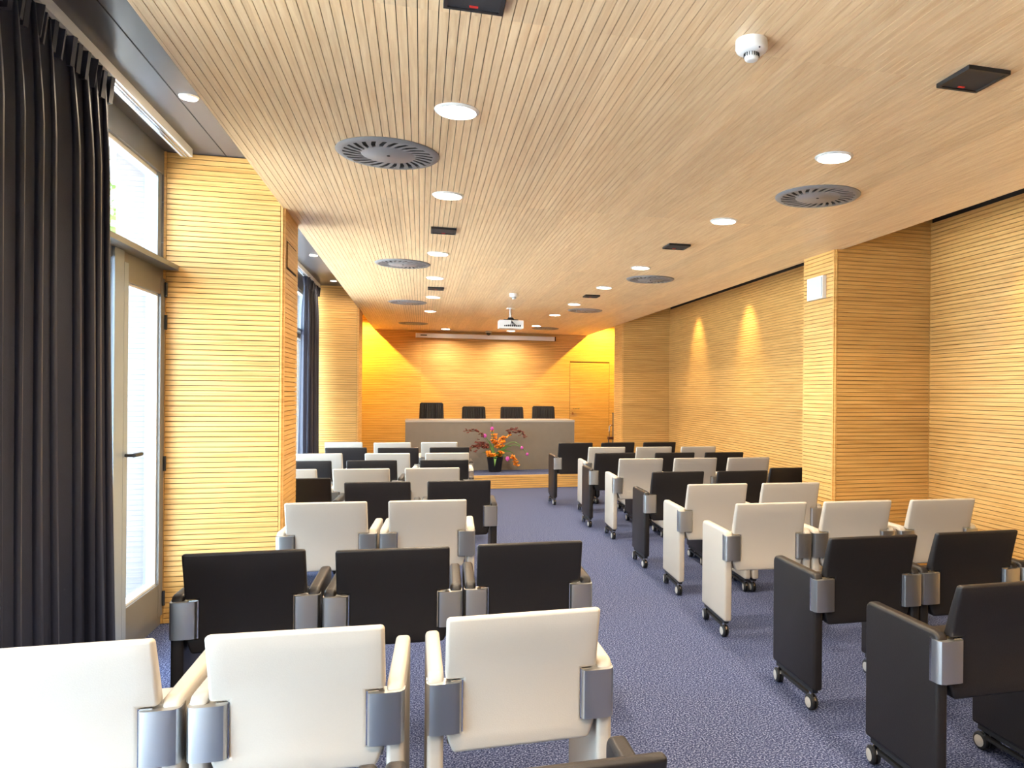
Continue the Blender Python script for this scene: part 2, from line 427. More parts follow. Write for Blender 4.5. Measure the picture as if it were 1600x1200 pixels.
def curtain(y0, y1, folds, lab, seed, flare=0.0):
    rnd = random.Random(seed)
    nu, nv = folds * 10, 26
    H0, H1 = 0.015, DZ - 0.062
    c = empty('curtain', (-1.39, y0, 0)); tag(c, lab, 'curtain')
    ph = [rnd.uniform(-0.5, 0.5) for _ in range(folds + 2)]; am = [rnd.uniform(0.75, 1.25) for _ in range(folds + 2)]
    wd = [rnd.uniform(0.75, 1.25) for _ in range(folds)]; cum = [0]
    for q in wd: cum.append(cum[-1] + q)
    verts, faces = [], []
    for j in range(nv + 1):
        v = j / nv; z = H0 + (H1 - H0) * v
        for i in range(nu + 1):
            t = i / nu * folds; k = min(int(t), folds - 1); fr_ = t - k
            yy = (cum[k] + (cum[k + 1] - cum[k]) * fr_) / cum[-1]
            amp = 0.055 * am[k] * (1 - 0.6 * max(0, (v - 0.86) / 0.14)) * (0.85 + 0.3 * (1 - v))
            sw = math.sin(2 * PI * fr_)
            x = amp * (0.82 * sw + 0.18 * sw ** 3) + 0.010 * math.sin(2 * PI * (fr_ + ph[k]) * 2 + v * 3) * (1 - v) + 0.02 * (1 - v) * math.sin(3 * yy + seed)
            y = yy * (y1 - y0) + 0.012 * math.sin(v * 4 + ph[k] * 6) * (1 - v) + 0.022 * math.sin(4 * PI * fr_)
            y += flare * (1 - v) ** 1.5 * yy
            verts.append((x, y, z))
    for j in range(nv):
        for i in range(nu):
            a = j * (nu + 1) + i
            faces.append((a, a + 1, a + nu + 2, a + nu + 1))
    me = bpy.data.meshes.new('curtain_fabric'); me.from_pydata(verts, [], faces); me.materials.append(MATS['curtain_fabric'])
    me.polygons.foreach_set('use_smooth', [True] * len(faces))
    o = link('fabric', me, c); md = o.modifiers.new('thickness', 'SOLIDIFY'); md.thickness = 0.004
    # gathered heading with pinch pleats
    bm = bm_new(); prism(bm, [(-0.016, 0.0), (0.016, 0.0), (0.030, 0.118), (-0.030, 0.118)], 'y', -0.011, 0.011); bevel(bm, 0.008, 3)
    me = mesh(bm, 'pleat', 'curtain_fabric', smooth=50)
    for k in range(folds * 2):
        yy = (k + 0.5) / (folds * 2) * (y1 - y0)
        p = link('pleat', me, c); p.location = (0.004 + rnd.uniform(-0.01, 0.014), yy, H1 - 0.114); p.rotation_euler = (0, 0, rnd.uniform(-0.35, 0.35))
    return c
curtain(2.34, 3.97, 12, 'dark floor-length curtain hanging by the near window at the left', 3, 0.10)
curtain(10.05, 11.2, 8, 'dark floor-length curtain by the far window next to the stage', 5, -0.25)

# ------------------------------------------------------------------ outside the windows
struct(boxobj('ground_outside', 'paving', -40, XW - 0.11, -30, 40, -0.3, -0.15))
def reveal(y0, y1):
    o = boxobj('wall_outside_pier', 'facade_pale', XW - 0.26, XW - 0.001, y0, y1, -0.15, 2.929); struct(o)
    for k in range(13):
        z = 0.1 + k * 0.25
        boxobj('joint_line', 'post_grey', XW - 0.262, XW - 0.002, y0 - 0.001, y1 + 0.001, z, z + 0.008, o)
reveal(5.275, 5.795); reveal(11.305, 11.945); reveal(-1.195, -0.705)
struct(boxobj('wall_outside_lintel', 'facade_pale', XW - 0.26, XW - 0.101, YB, YF, 2.93, 3.4))
def tree(x, y, h, lab, seed):
    rnd = random.Random(seed)
    t = empty('tree', (x, y, -0.15)); tag(t, lab, 'tree')
    bm = bm_new(); tube(bm, [(0, 0, 0), (0.03, 0.02, h * 0.3), (0, 0.05, h * 0.62)], [0.11, 0.085, 0.04], 9)
    for k in range(5):
        a = k * 1.3
        tube(bm, [(0.02, 0.03, h * (0.36 + 0.04 * k)), (0.6 * math.cos(a), 0.6 * math.sin(a), h * (0.5 + 0.06 * k))], [0.04, 0.015], 6)
    link('trunk', mesh(bm, 'trunk', 'bark', smooth=50), t)
    verts, faces = [], []
    for k in range(5200):
        u = Vector((rnd.gauss(0, 1), rnd.gauss(0, 1), rnd.gauss(0, 1))).normalized() * rnd.random() ** 0.4
        p = Vector((u.x * h * 0.27, u.y * h * 0.27, h * 0.64 + u.z * h * 0.38))
        a = Vector((rnd.gauss(0, 1), rnd.gauss(0, 1), rnd.gauss(0, 1))).normalized() * 0.07; b = a.orthogonal().normalized() * 0.035
        i = len(verts); verts += [p - a, p + b, p + a, p - b]; faces.append((i, i + 1, i + 2, i + 3))
    me = bpy.data.meshes.new('foliage'); me.from_pydata(verts, [], faces); me.materials.append(MATS['foliage'])
    o = link('foliage', me, t); o['kind'] = 'stuff'
tree(-4.6, 12.2, 4.6, 'green leafy tree outside seen through the window above the glazed door', 1)
tree(-7.5, 17.0, 5.2, 'green tree further off outside the left windows', 2)

# daylight portals in the window openings (guide sampling only)
for y0, y1 in ((-0.7, 2.55), (3.95, 5.27), (5.80, 10.0), (YB, -1.2)):
    ld = bpy.data.lights.new('window_portal', 'AREA'); ld.shape = 'RECTANGLE'; ld.size = 2.75; ld.size_y = y1 - y0
    ld.cycles.is_portal = True
    o = link('window_portal', ld); o.location = (XW - 0.099, (y0 + y1) / 2, 1.45); o.rotation_euler = (0, -PI / 2, 0)

# ------------------------------------------------------------------ ceiling fittings
ORD = ['nearest the camera', 'second from the camera', 'third from the camera', 'fourth from the camera', 'fifth from the camera', 'sixth from the camera', 'seventh from the camera', 'eighth from the camera']
# downlights
bm = bm_new(); lathe(bm, [(0.076, -0.004), (0.079, -0.010), (0.088, -0.006), (0.092, -0.0005), (0.076, -0.0005), (0.076, -0.004)], 36)
M_RING = mesh(bm, 'trim_ring', 'white_plastic', smooth=40)
bm = bm_new(); lathe(bm, [(0, -0.004), (0.077, -0.004), (0.077, -0.0008), (0, -0.0008)], 36)
M_GLOW = mesh(bm, 'lamp_disc', 'lamp_glow')
def downlight(x, y, z, lab, power, col=WARM, r=1.0, cat='downlight', group='round ceiling downlights'):
    d = empty('downlight', (x, y, z)); tag(d, lab, cat, group)
    a = link('trim_ring', M_RING, d); b = link('lamp_disc', M_GLOW, d)
    a.scale = b.scale = (r, r, 1)
    ld = bpy.data.lights.new('downlight_lamp', 'AREA'); ld.shape = 'DISK'; ld.size = 0.13 * r; ld.energy = power; ld.color = col; ld.spread = math.radians(150)
    o = link('lamp', ld, d); o.location = (0, 0, -0.012)
DL = [(0.133, 3.228), (0.144, 4.63), (0.131, 6.604), (0.129, 8.025), (0.134, 9.66), (0.115, 11.364)]
DR = [(1.939, 3.319), (1.955, 4.757), (1.952, 6.752), (1.938, 8.146), (1.928, 9.80), (1.925, 11.267), (1.933, 13.217)]
for i, (x, y) in enumerate(DL): downlight(x, y, CZ, 'lit round downlight in the left ceiling line, ' + ORD[i], DOWNLIGHT_W)
for i, (x, y) in enumerate(DR): downlight(x, y, CZ, 'lit round downlight in the right ceiling line, ' + ORD[i], DOWNLIGHT_W)
downlight(0.426, 14.45, CZ, 'lit round downlight just above the left end of the projection screen case', DOWNLIGHT_W)
downlight(1.632, 14.45, CZ, 'lit round downlight behind the projector in front of the screen case', DOWNLIGHT_W)
for y in (0.3, 1.55):     # the lines go on over the camera
    for x in (0.135, 1.94): downlight(x, y, CZ, 'lit round downlight overhead out of view, %s line, %s' % ('left' if x < 1 else 'right', 'above the camera' if y < 1 else 'ahead of the camera'), DOWNLIGHT_W, group='downlights behind the camera')
for i, (x, y) in enumerate([(-1.136, 4.25), (-1.136, 8.82), (-1.139, 10.78)]):
    downlight(x, y, DZ, 'small lit downlight in the dark ceiling strip by the windows, ' + ORD[i], 5.0, r=0.5)

# swirl air diffusers
def diffuser_proto():
    d = empty('air_diffuser')
    bm = bm_new(); lathe(bm, [(0.212, -0.002), (0.212, -0.013), (0.232, -0.013), (0.2445, -0.004), (0.2445, -0.0005), (0.212, -0.0005)], 48)
    bmesh.ops.remove_doubles(bm, verts=bm.verts, dist=1e-6)
    link('outer_ring', mesh(bm, 'outer_ring', 'grille_grey', smooth=40), d)
    bm = bm_new(); lathe(bm, [(0, -0.0006), (0.213, -0.0006), (0.213, -0.003), (0, -0.003)], 48); link('backing_plate', mesh(bm, 'backing', 'void_black'), d)
    bm = bm_new(); lathe(bm, [(0, -0.013), (0.125, -0.013), (0.130, -0.009), (0.130, -0.003), (0, -0.003)], 40); c = link('centre_disc', mesh(bm, 'centre_disc', 'grille_grey', smooth=40), d)
    bm = bm_new(); lathe(bm, [(0, -0.017), (0.007, -0.016), (0.008, -0.013), (0, -0.013)], 12); link('screw', mesh(bm, 'screw', 'rubber_black', smooth=40), c)
    n = 26; bm = bm_new(); tw = 0.22; wi, wo = 0.13, 0.142
    def P(r, a): return (r * math.cos(a), r * math.sin(a))
    pts = [P(0.126, -wi / 2), P(0.17, tw * 0.5 - wi / 2 + 0.01), P(0.214, tw - wo / 2), P(0.214, tw + wo / 2), P(0.17, tw * 0.5 + wi / 2 - 0.01), P(0.126, wi / 2)]
    prism(bm, pts, 'z', -0.0128, -0.0112)
    me = mesh(bm, 'vane', 'grille_grey')
    for k in range(n):
        v = link('vane', me, d); v.rotation_euler = (0, 0, 2 * PI * k / n)
    return d
proto = diffuser_proto(); first = True
for side, xs in (('left', [(-0.165, 3.90), (-0.172, 7.22), (-0.18, 10.33), (-0.14, 13.49)]), ('right', [(2.232, 4.0), (2.243, 7.40), (2.224, 10.5), (2.164, 13.68)])):
    for i, (x, y) in enumerate(xs):
        d = proto if first else copy_thing(proto); first = False
        d.location = (x, y, CZ); tag(d, 'round grey swirl air diffuser in the %s half of the ceiling, %s' % (side, ORD[i]), 'air diffuser', 'swirl diffusers in the timber ceiling')

# square ceiling speakers
def speaker_proto():
    s = empty('ceiling_speaker')
    bm = bm_new()
    for q in ((-0.088, 0.088, -0.088, -0.076), (-0.088, 0.088, 0.076, 0.088), (-0.088, -0.076, -0.076, 0.076), (0.076, 0.088, -0.076, 0.076)): box(bm, *q, -0.016, -0.0005)
    link('bezel', mesh(bm, 'bezel', 'speaker_black'), s)
    bm = bm_new(); box(bm, -0.0765, 0.0765, -0.0765, 0.0765, -0.012, -0.0005); bevel(bm, 0.003, 2); g = link('grille', mesh(bm, 'grille', 'grille_black' if 'grille_black' in MATS else 'speaker_black', smooth=40), s)
    bm = bm_new(); box(bm, -0.013, 0.013, 0.056, 0.067, -0.0135, -0.012); link('badge', mesh(bm, 'badge', 'badge_red'), g)
    return s
plain('grille_black', (0.022, 0.022, 0.026), 0.6, bump=0.5, bscale=900)
proto = speaker_proto(); first = True
for side, xs in (('left', [(0.142, 2.258), (0.146, 5.63), (0.15, 8.815)]), ('right', [(1.935, 2.345), (1.932, 5.67), (1.959, 8.89)])):
    for i, (x, y) in enumerate(xs):
        d = proto if first else copy_thing(proto); first = False
        d.location = (x, y, CZ); tag(d, 'black square ceiling speaker in the %s row, %s' % (side, ORD[i]), 'speaker', 'square black ceiling speakers')

# smoke detectors
def smoke(x, y, lab):
    s = empty('smoke_detector', (x, y, CZ)); tag(s, lab, 'smoke detector', 'white smoke detectors')
    bm = bm_new(); lathe(bm, [(0, -0.0005), (0.052, -0.0005), (0.053, -0.028), (0.049, -0.036), (0.036, -0.041), (0.026, -0.043), (0, -0.043)], 36); link('base', mesh(bm, 'base', 'white_plastic', smooth=45), s)
    bm = bm_new(); lathe(bm, [(0.022, -0.043), (0.024, -0.056), (0.021, -0.064), (0.015, -0.067), (0, -0.067), ], 28); h = link('sensor_head', mesh(bm, 'sensor_head', 'white_plastic', smooth=45), s)
    bm = bm_new(); box(bm, -0.0012, 0.0012, 0.0225, 0.0262, -0.056, -0.044); me = mesh(bm, 'slot', 'rubber_black')
    for k in range(18):
        v = link('slot', me, h); v.rotation_euler = (0, 0, 2 * PI * k / 18)
    bm = bm_new(); lathe(bm, [(0, -0.004), (0.0028, -0.003), (0.003, 0), (0, 0)], 10); link('indicator', mesh(bm, 'indicator', 'rubber_black'), s, (0.008, -0.044, -0.037), (-0.6, 0, 0))
smoke(1.042, 2.31, 'white smoke detector on the timber ceiling near the camera')
smoke(1.05, 9.02, 'small white smoke detector on the ceiling before the projector')

# wall-washing spots in the right recess, and yellow spots beside the far wall
def spot(x, y, z, tx, ty, tz, power, col, lab, ang=70, blend=0.5):
    s = empty('recess_spotlight', (x, y, z)); tag(s, lab, 'spotlight', 'spotlights in the side recesses')
    bm = bm_new(); lathe(bm, [(0.028, -0.002), (0.030, -0.022), (0.040, -0.022), (0.045, -0.0005), (0.028, -0.0005)], 24); link('trim_ring', mesh(bm, 'trim_ring', 'white_plastic', smooth=40), s)
    bm = bm_new(); lathe(bm, [(0, -0.010), (0.029, -0.010), (0.029, -0.001), (0, -0.001)], 20); link('lamp_disc', mesh(bm, 'lamp_disc', 'spot_glow'), s)
    ld = bpy.data.lights.new('recess_spot', 'SPOT'); ld.energy = power; ld.color = col; ld.spot_size = math.radians(ang); ld.spot_blend = blend; ld.shadow_soft_size = 0.02
    o = link('lamp', ld, s); o.location = (0, 0, -0.026)
    o.rotation_euler = (Vector((tx, ty, tz)) - Vector((x, y, z))).to_track_quat('-Z', 'Y').to_euler()
GOLD = (1.0, 0.70, 0.28)
for i, (y, p) in enumerate([(10.86, 80), (9.02, 90), (4.15, 90), (1.6, 100)]):
    spot(3.80, y, RZ, 4.08, y, 1.2, p, GOLD, ['spotlight washing the right wall next to the far right pillar', 'spotlight washing the middle of the right wall', 'spotlight washing the right wall just before the near right pillar', 'spotlight washing the right wall beside the camera'][i], 62, 1.0)
YEL = (1.0, 0.68, 0.09)
spot(-1.14, 14.35, DZ, -1.0, 15.1, 0.9, 190, YEL, 'spotlight lighting the left end of the stage wall', 120, 0.4)
spot(3.62, 14.35, RZ, 3.5, 15.1, 0.9, 170, YEL, 'spotlight lighting the stage wall above the wooden door', 120, 0.4)

# ------------------------------------------------------------------ projection screen, camera dome, projector
ps = empty('projection_screen', (1.228, YF - 0.10, 2.517)); tag(ps, 'long white rolled-up projection screen case above the stage', 'projection screen')
boxobj('case', 'track_white', -1.32, 1.32, -0.04, 0.04, -0.04, 0.04, ps, 0.006)
boxobj('end_cap', 'rubber_black', 1.3205, 1.345, -0.04, 0.04, -0.042, 0.042, ps, 0.003)
boxobj('end_cap', 'white_plastic', -1.338, -1.3205, -0.04, 0.04, -0.042, 0.042, ps, 0.003)
boxobj('label_plate', 'rubber_black', -1.25, -1.13, -0.0415, -0.0401, -0.006, 0.012, ps)
boxobj('wall_bracket', 'track_white', -1.1, -1.05, 0.0402, 0.085, -0.03, 0.03, ps); boxobj('wall_bracket', 'track_white', 1.05, 1.1, 0.0402, 0.085, -0.03, 0.03, ps)
dc = empty('dome_camera', (1.235, 14.70, CZ)); tag(dc, 'small dome security camera in front of the screen case', 'camera')
bm = bm_new(); lathe(bm, [(0, -0.0005), (0.062, -0.0005), (0.062, -0.028), (0.055, -0.036), (0, -0.036)], 28); link('base', mesh(bm, 'base', 'hub_grey', smooth=40), dc)
bm = bm_new(); lathe(bm, [(0.046, -0.036)] + [(0.046 * math.cos(a), -0.036 - 0.05 * math.sin(a)) for a in (0.3, 0.6, 0.9, 1.2)] + [(0, -0.087)], 24); link('dome', mesh(bm, 'dome', 'pot_black', smooth=60), dc)

pj = empty('projector', (1.19, 10.60, CZ)); tag(pj, 'white ceiling projector hanging on a short pole above the chairs', 'projector')
bm = bm_new(); box(bm, -0.165, 0.165, -0.12, 0.12, -0.285, -0.175); bevel(bm, 0.025, 3); body = link('body', mesh(bm, 'body', 'white_plastic', smooth=50), pj)
bm = bm_new(); lathe(bm, [(0.045, 0), (0.048, 0.03), (0.035, 0.03), (0.03, 0.012), (0, 0.012)], 24); link('lens', mesh(bm, 'lens', 'rubber_black', smooth=40), body, (0.06, 0.118, -0.235), (-PI / 2, 0, 0))
bm = bm_new(); tube(bm, [(0, 0, -0.002), (0, 0, -0.14)], 0.021, 14); link('pole', mesh(bm, 'pole', 'chrome', smooth=40), pj)
bm = bm_new(); lathe(bm, [(0, -0.0005), (0.06, -0.0005), (0.06, -0.012), (0, -0.012)], 24); link('ceiling_plate', mesh(bm, 'ceiling_plate', 'white_plastic', smooth=40), pj)
bm = bm_new(); prism(bm, [(-0.03, -0.13), (0.03, -0.13), (0.05, -0.158), (-0.05, -0.158)], 'y', -0.03, 0.03); box(bm, -0.10, 0.10, -0.06, -0.04, -0.176, -0.158); box(bm, -0.10, 0.10, 0.04, 0.06, -0.176, -0.158); box(bm, -0.02, 0.02, -0.06, 0.06, -0.17, -0.158)
link('mount_bracket', mesh(bm, 'mount_bracket', 'rubber_black'), pj)
for k in range(9):
    x = -0.09 + k * 0.026
    bm = bm_new(); box(bm, x - 0.009, x + 0.009, -0.1225, -0.1195, -0.262, -0.246 + 0.004 * (k % 3)); link('socket', mesh(bm, 'socket', 'rubber_black'), body)
for k in range(4):
    x = -0.02 + k * 0.03
    bm = bm_new(); tube(bm, [(x, -0.122, -0.25), (x * 0.6, -0.155, -0.235), (0.0, -0.14, -0.19), (-0.01 + 0.004 * k, -0.05, -0.16)], 0.004, 6); link('cable', mesh(bm, 'cable', 'rubber_black', smooth=50), pj)

# ------------------------------------------------------------------ speakers' table on the stage
TX0, TX1, TY, TZ = -0.237, 2.45, 12.31, 1.0
tb = empty('conference_table', (0, TY, 0.199)); tag(tb, 'long grey panel-fronted conference table on the stage', 'table')
tz = TZ - 0.199
boxobj('front_panel', 'laminate_grey', TX0 + 0.004, 1.098, 0.0, 0.03, 0.0, tz - 0.0305, tb, 0.002)
boxobj('front_panel', 'laminate_grey', 1.104, TX1 - 0.004, 0.0, 0.03, 0.0, tz - 0.0305, tb, 0.002)
boxobj('table_top', 'laminate_top', TX0, 1.1005, -0.006, 0.72, tz - 0.03, tz, tb, 0.002)
boxobj('table_top', 'laminate_top', 1.1015, TX1, -0.006, 0.72, tz - 0.03, tz, tb, 0.002)
boxobj('end_panel', 'laminate_grey', TX0 + 0.004, TX0 + 0.034, 0.0305, 0.70, 0.0, tz - 0.0305, tb, 0.002)
boxobj('end_panel', 'laminate_grey', TX1 - 0.034, TX1 - 0.004, 0.0305, 0.70, 0.0, tz - 0.0305, tb, 0.002)
boxobj('middle_panel', 'laminate_grey', 1.085, 1.117, 0.0305, 0.25, 0.0, tz - 0.0305, tb, 0.002)

def exec_chair(xc, y, top, rz, lab):
    """office chair with a ribbed back, facing the audience (-y)"""
    c = empty('office_chair', (xc, y, 0.199), rz); tag(c, lab, 'chair', 'ribbed office chairs behind the stage table')
    t = top - 0.199
    bm = bm_new(); prism(bm, [(-0.215, 0.48), (0.215, 0.48), (0.195, t - 0.02), (0.175, t), (-0.175, t), (-0.195, t - 0.02)], 'y', 0.0, 0.035); bevel(bm, 0.01, 2)
    for v in bm.verts: v.co.y += 0.10 * max(0, (v.co.z - 0.48)) / (t - 0.48)
    bk = link('backrest', mesh(bm, 'backrest', 'black_leather', smooth=50), c)
    for k in range(13):
        x = -0.178 + k * 0.0297
        bm = bm_new(); tube(bm, [(x * 1.06, -0.002, 0.51), (x, 0.096, t - 0.025)], 0.011, 6); link('rib', mesh(bm, 'rib', 'black_leather', smooth=60), bk)
    bm = bm_new(); box(bm, -0.23, 0.23, -0.46, 0.02, 0.41, 0.47); bevel(bm, 0.02, 3); link('seat', mesh(bm, 'seat', 'black_leather', smooth=50), c)
    for s in (-1, 1):
        bm = bm_new(); tube(bm, [(s * 0.24, 0.01, 0.45), (s * 0.252, 0.0, 0.64), (s * 0.252, -0.30, 0.64), (s * 0.245, -0.33, 0.44)], 0.013, 8); link('armrest', mesh(bm, 'armrest', 'chrome', smooth=50), c)
    bm = bm_new(); tube(bm, [(0, -0.2, 0.40), (0, -0.2, 0.08)], 0.028, 12); link('column', mesh(bm, 'column', 'chrome', smooth=50), c)
    for k in range(5):
        a = 2 * PI * k / 5
        bm = bm_new(); tube(bm, [(0, -0.2, 0.10), (0.27 * math.cos(a), -0.2 + 0.27 * math.sin(a), 0.065)], [0.022, 0.014], 8); lg = link('base_arm', mesh(bm, 'base_arm', 'chrome', smooth=50), c)
        bm = bm_new(); lathe(bm, [(0, -0.02), (0.027, -0.02), (0.027, 0.02), (0, 0.02)], 14); link('castor', mesh(bm, 'castor', 'rubber_black'), lg, (0.27 * math.cos(a), -0.2 + 0.27 * math.sin(a), 0.028), (PI / 2, 0, a))
exec_chair(0.174, 13.28, 1.262, 0.0, 'tallest black ribbed office chair, left end of the stage table')
exec_chair(0.885, 13.28, 1.200, 0.03, 'black ribbed office chair, second from the left behind the stage table')
exec_chair(1.538, 13.28, 1.198, -0.02, 'black ribbed office chair, third from the left behind the stage table')
exec_chair(2.09, 13.28, 1.210, -0.05, 'black ribbed office chair at the right end of the stage table')

# ------------------------------------------------------------------ flower arrangement
rnd = random.Random(21)
fa = empty('flower_arrangement', (1.13, 12.06, 0.199)); tag(fa, 'black pot of orange, red and pink flowers before the stage table', 'flowers')
bm = bm_new(); lathe(bm, [(0, 0.0), (0.095, 0.0), (0.128, 0.225), (0.132, 0.232), (0.120, 0.232), (0.112, 0.20), (0, 0.20)], 32); link('pot', mesh(bm, 'pot', 'pot_black', smooth=40), fa)
bm = bm_new(); lathe(bm, [(0, 0.206), (0.113, 0.204), (0.113, 0.201), (0, 0.201)], 24); link('soil', mesh(bm, 'soil', 'soil'), fa)
def petal_cluster(bm, c, size, n, mi=0):
    for k in range(n):
        a = 2 * PI * k / n + rnd.random(); el = rnd.uniform(-0.3, 0.7)
        d = Vector((math.cos(a) * math.cos(el), math.sin(a) * math.cos(el), math.sin(el))) * size
        s = d.orthogonal().normalized() * size * 0.42; up = d.cross(s).normalized() * size * 0.18
        vs = [bm.verts.new(p) for p in (c, c + d * 0.55 + s + up, c + d, c + d * 0.55 - s + up)]
        bm.faces.new(vs).material_index = mi
        vs2 = [bm.verts.new(p) for p in (c, c + d * 0.55 - s - up * 0.3, c + d * 0.98, c + d * 0.55 + s - up * 0.3)]
        bm.faces.new(vs2).material_index = mi
def bez(a, b, c, t): return a * (1 - t) ** 2 + b * 2 * t * (1 - t) + c * t * t
def spray(tip, ctrl, mat, n, size, lab, t0=0.35, spread=0.03, rad=0.004):
    a, b, c = Vector((rnd.uniform(-.04, .04), rnd.uniform(-.04, .04), 0.2)), Vector(ctrl), Vector(tip)
    bm = bm_new(); tube(bm, [bez(a, b, c, t / 10) for t in range(11)], [rad * (1 - 0.05 * i) for i in range(11)], 6)
    s = link('stem', mesh(bm, 'stem', 'stem_green', smooth=60), fa)
    bm = bm_new()
    for k in range(n):
        t = t0 + (1 - t0) * k / max(1, n - 1)
        p = bez(a, b, c, t) + Vector((rnd.gauss(0, spread), rnd.gauss(0, spread), rnd.gauss(0, spread)))
        petal_cluster(bm, p, size * rnd.uniform(0.7, 1.15) * (1.1 - 0.4 * t), 5)
    o = link('blossom_spray', mesh(bm, 'blossom_spray', mat), s); o['label'] = lab; o['kind'] = 'stuff'
spray((-0.47, -0.06, 0.640), (-0.15, 0, 0.72), 'petal_red', 30, 0.032, 'dark red orchid spray', 0.45, 0.014)
spray((0.48, -0.02, 0.535), (0.20, 0, 0.88), 'petal_red', 40, 0.034, 'dark red orchid spray', 0.45, 0.02)
spray((-0.42, -0.10, 0.32), (-0.2, -0.05, 0.56), 'petal_red', 40, 0.034, 'dark red orchid spray', 0.4, 0.025)
spray((-0.30, 0.02, 0.43), (-0.1, 0.0, 0.5), 'petal_red', 30, 0.032, 'dark red orchid spray', 0.4, 0.025)
spray((-0.02, 0.02, 0.62), (0.0, 0, 0.4), 'petal_orange', 18, 0.05, 'orange flower spike', 0.5, 0.02)
spray((0.14, 0.0, 0.58), (0.06, 0.0, 0.4), 'petal_orange', 22, 0.055, 'orange flower spike', 0.4, 0.03)
spray((0.34, -0.08, 0.10), (0.22, -0.08, 0.42), 'petal_orange', 12, 0.05, 'drooping orange flower spike', 0.7, 0.015)
spray((-0.11, -0.10, 0.30), (-0.06, -0.06, 0.28), 'petal_orange', 12, 0.06, 'orange flower', 0.5, 0.02)
spray((0.09, -0.09, 0.29), (0.05, -0.06, 0.3), 'petal_orange', 10, 0.055, 'orange flower', 0.5, 0.02)
def pink(tip, ctrl, size):
    a, b, c = Vector((0, 0, 0.2)), Vector(ctrl), Vector(tip)
    bm = bm_new(); tube(bm, [bez(a, b, c, t / 10) for t in range(11)], 0.006, 6); s = link('stem', mesh(bm, 'stem', 'leaf_green', smooth=60), fa)
    bm = bm_new()
    for k in range(6):
        an = 2 * PI * k / 6
        prof = [(0.10, -0.9), (0.75, -0.35), (0.85, 0.25), (0.35, 0.95)]
        L_ = [bm.verts.new(c + Vector((r * math.cos(an - w), r * math.sin(an - w), z)) * size) for (r, z), w in zip(prof, (0.5, 0.55, 0.5, 0.3))]
        R_ = [bm.verts.new(c + Vector((r * math.cos(an + w), r * math.sin(an + w), z)) * size) for (r, z), w in zip(prof, (0.5, 0.55, 0.5, 0.3))]
        for i in range(3): bm.faces.new((L_[i], L_[i + 1], R_[i + 1], R_[i]))
    link('blossom', mesh(bm, 'blossom', 'petal_pink', smooth=60), s)['label'] = 'pink tulip-shaped blossom'
pink((-0.05, 0.0, 0.675), (-0.03, 0, 0.4), 0.036); pink((-0.16, -0.02, 0.565), (-0.04, 0, 0.4), 0.036)
pink((0.415, -0.05, 0.375), (0.25, 0, 0.62), 0.030); pink((0.50, -0.05, 0.27), (0.3, 0, 0.6), 0.030); pink((0.18, -0.14, 0.21), (0.12, -0.1, 0.34), 0.042)
def leaf(tip, ctrl, w):
    a, b, c = Vector((rnd.uniform(-.03, .03), -0.03, 0.2)), Vector(ctrl), Vector(tip)
    bm = bm_new(); pr = None
    for i in range(9):
        t = i / 8; p = bez(a, b, c, t); d = (bez(a, b, c, min(1, t + .05)) - bez(a, b, c, max(0, t - .05))).normalized(); sd = d.cross(Vector((0, 1, 0.3))).normalized() * w * math.sin(PI * (0.08 + 0.92 * t) ** 0.8) 
        r = [bm.verts.new(p - sd), bm.verts.new(p + Vector((0, 0.006, -0.004))), bm.verts.new(p + sd)]
        if pr:
            bm.faces.new((pr[0], pr[1], r[1], r[0])); bm.faces.new((pr[1], pr[2], r[2], r[1]))
        pr = r
    link('leaf', mesh(bm, 'leaf', 'leaf_green', smooth=60), fa)
leaf((-0.02, -0.17, 0.09), (0.0, -0.12, 0.34), 0.03); leaf((0.25, -0.05, 0.40), (0.12, 0, 0.42), 0.02); leaf((-0.10, -0.02, 0.50), (-0.05, 0, 0.36), 0.018)
leaf((0.06, -0.12, 0.33), (0.03, -0.06, 0.3), 0.03); leaf((-0.2, -0.06, 0.30), (-0.08, -0.03, 0.34), 0.02); leaf((0.3, -0.03, 0.28), (0.1, -0.02, 0.4), 0.018)

# wheelchair lift post by the wooden door
lf = empty('lift_post', (3.62, 14.2, 0.2)); tag(lf, 'dark grey upright lift post with chrome rail beside the wooden door', 'lift')
boxobj('column', 'lift_grey', -0.02, 0.06, -0.15, 0.15, 0.0, 0.84, lf, 0.01)
boxobj('column_cap', 'lift_grey', -0.026, 0.066, -0.156, 0.156, 0.8405, 0.87, lf, 0.004)
bm = bm_new(); tube(bm, [(-0.02, 0, 0.62), (-0.08, 0, 0.635), (-0.115, 0, 0.61), (-0.118, 0, 0.40)], 0.011, 8); link('hand_rail', mesh(bm, 'hand_rail', 'chrome', smooth=50), lf)
boxobj('control_box', 'lift_brown', -0.14, -0.0205, -0.05, 0.05, 0.36, 0.41, lf, 0.008)
bm = bm_new(); tube(bm, [(-0.125, 0, 0.36), (-0.125, 0, 0.0)], 0.012, 8); link('rail_leg', mesh(bm, 'rail_leg', 'lift_grey', smooth=50), lf)

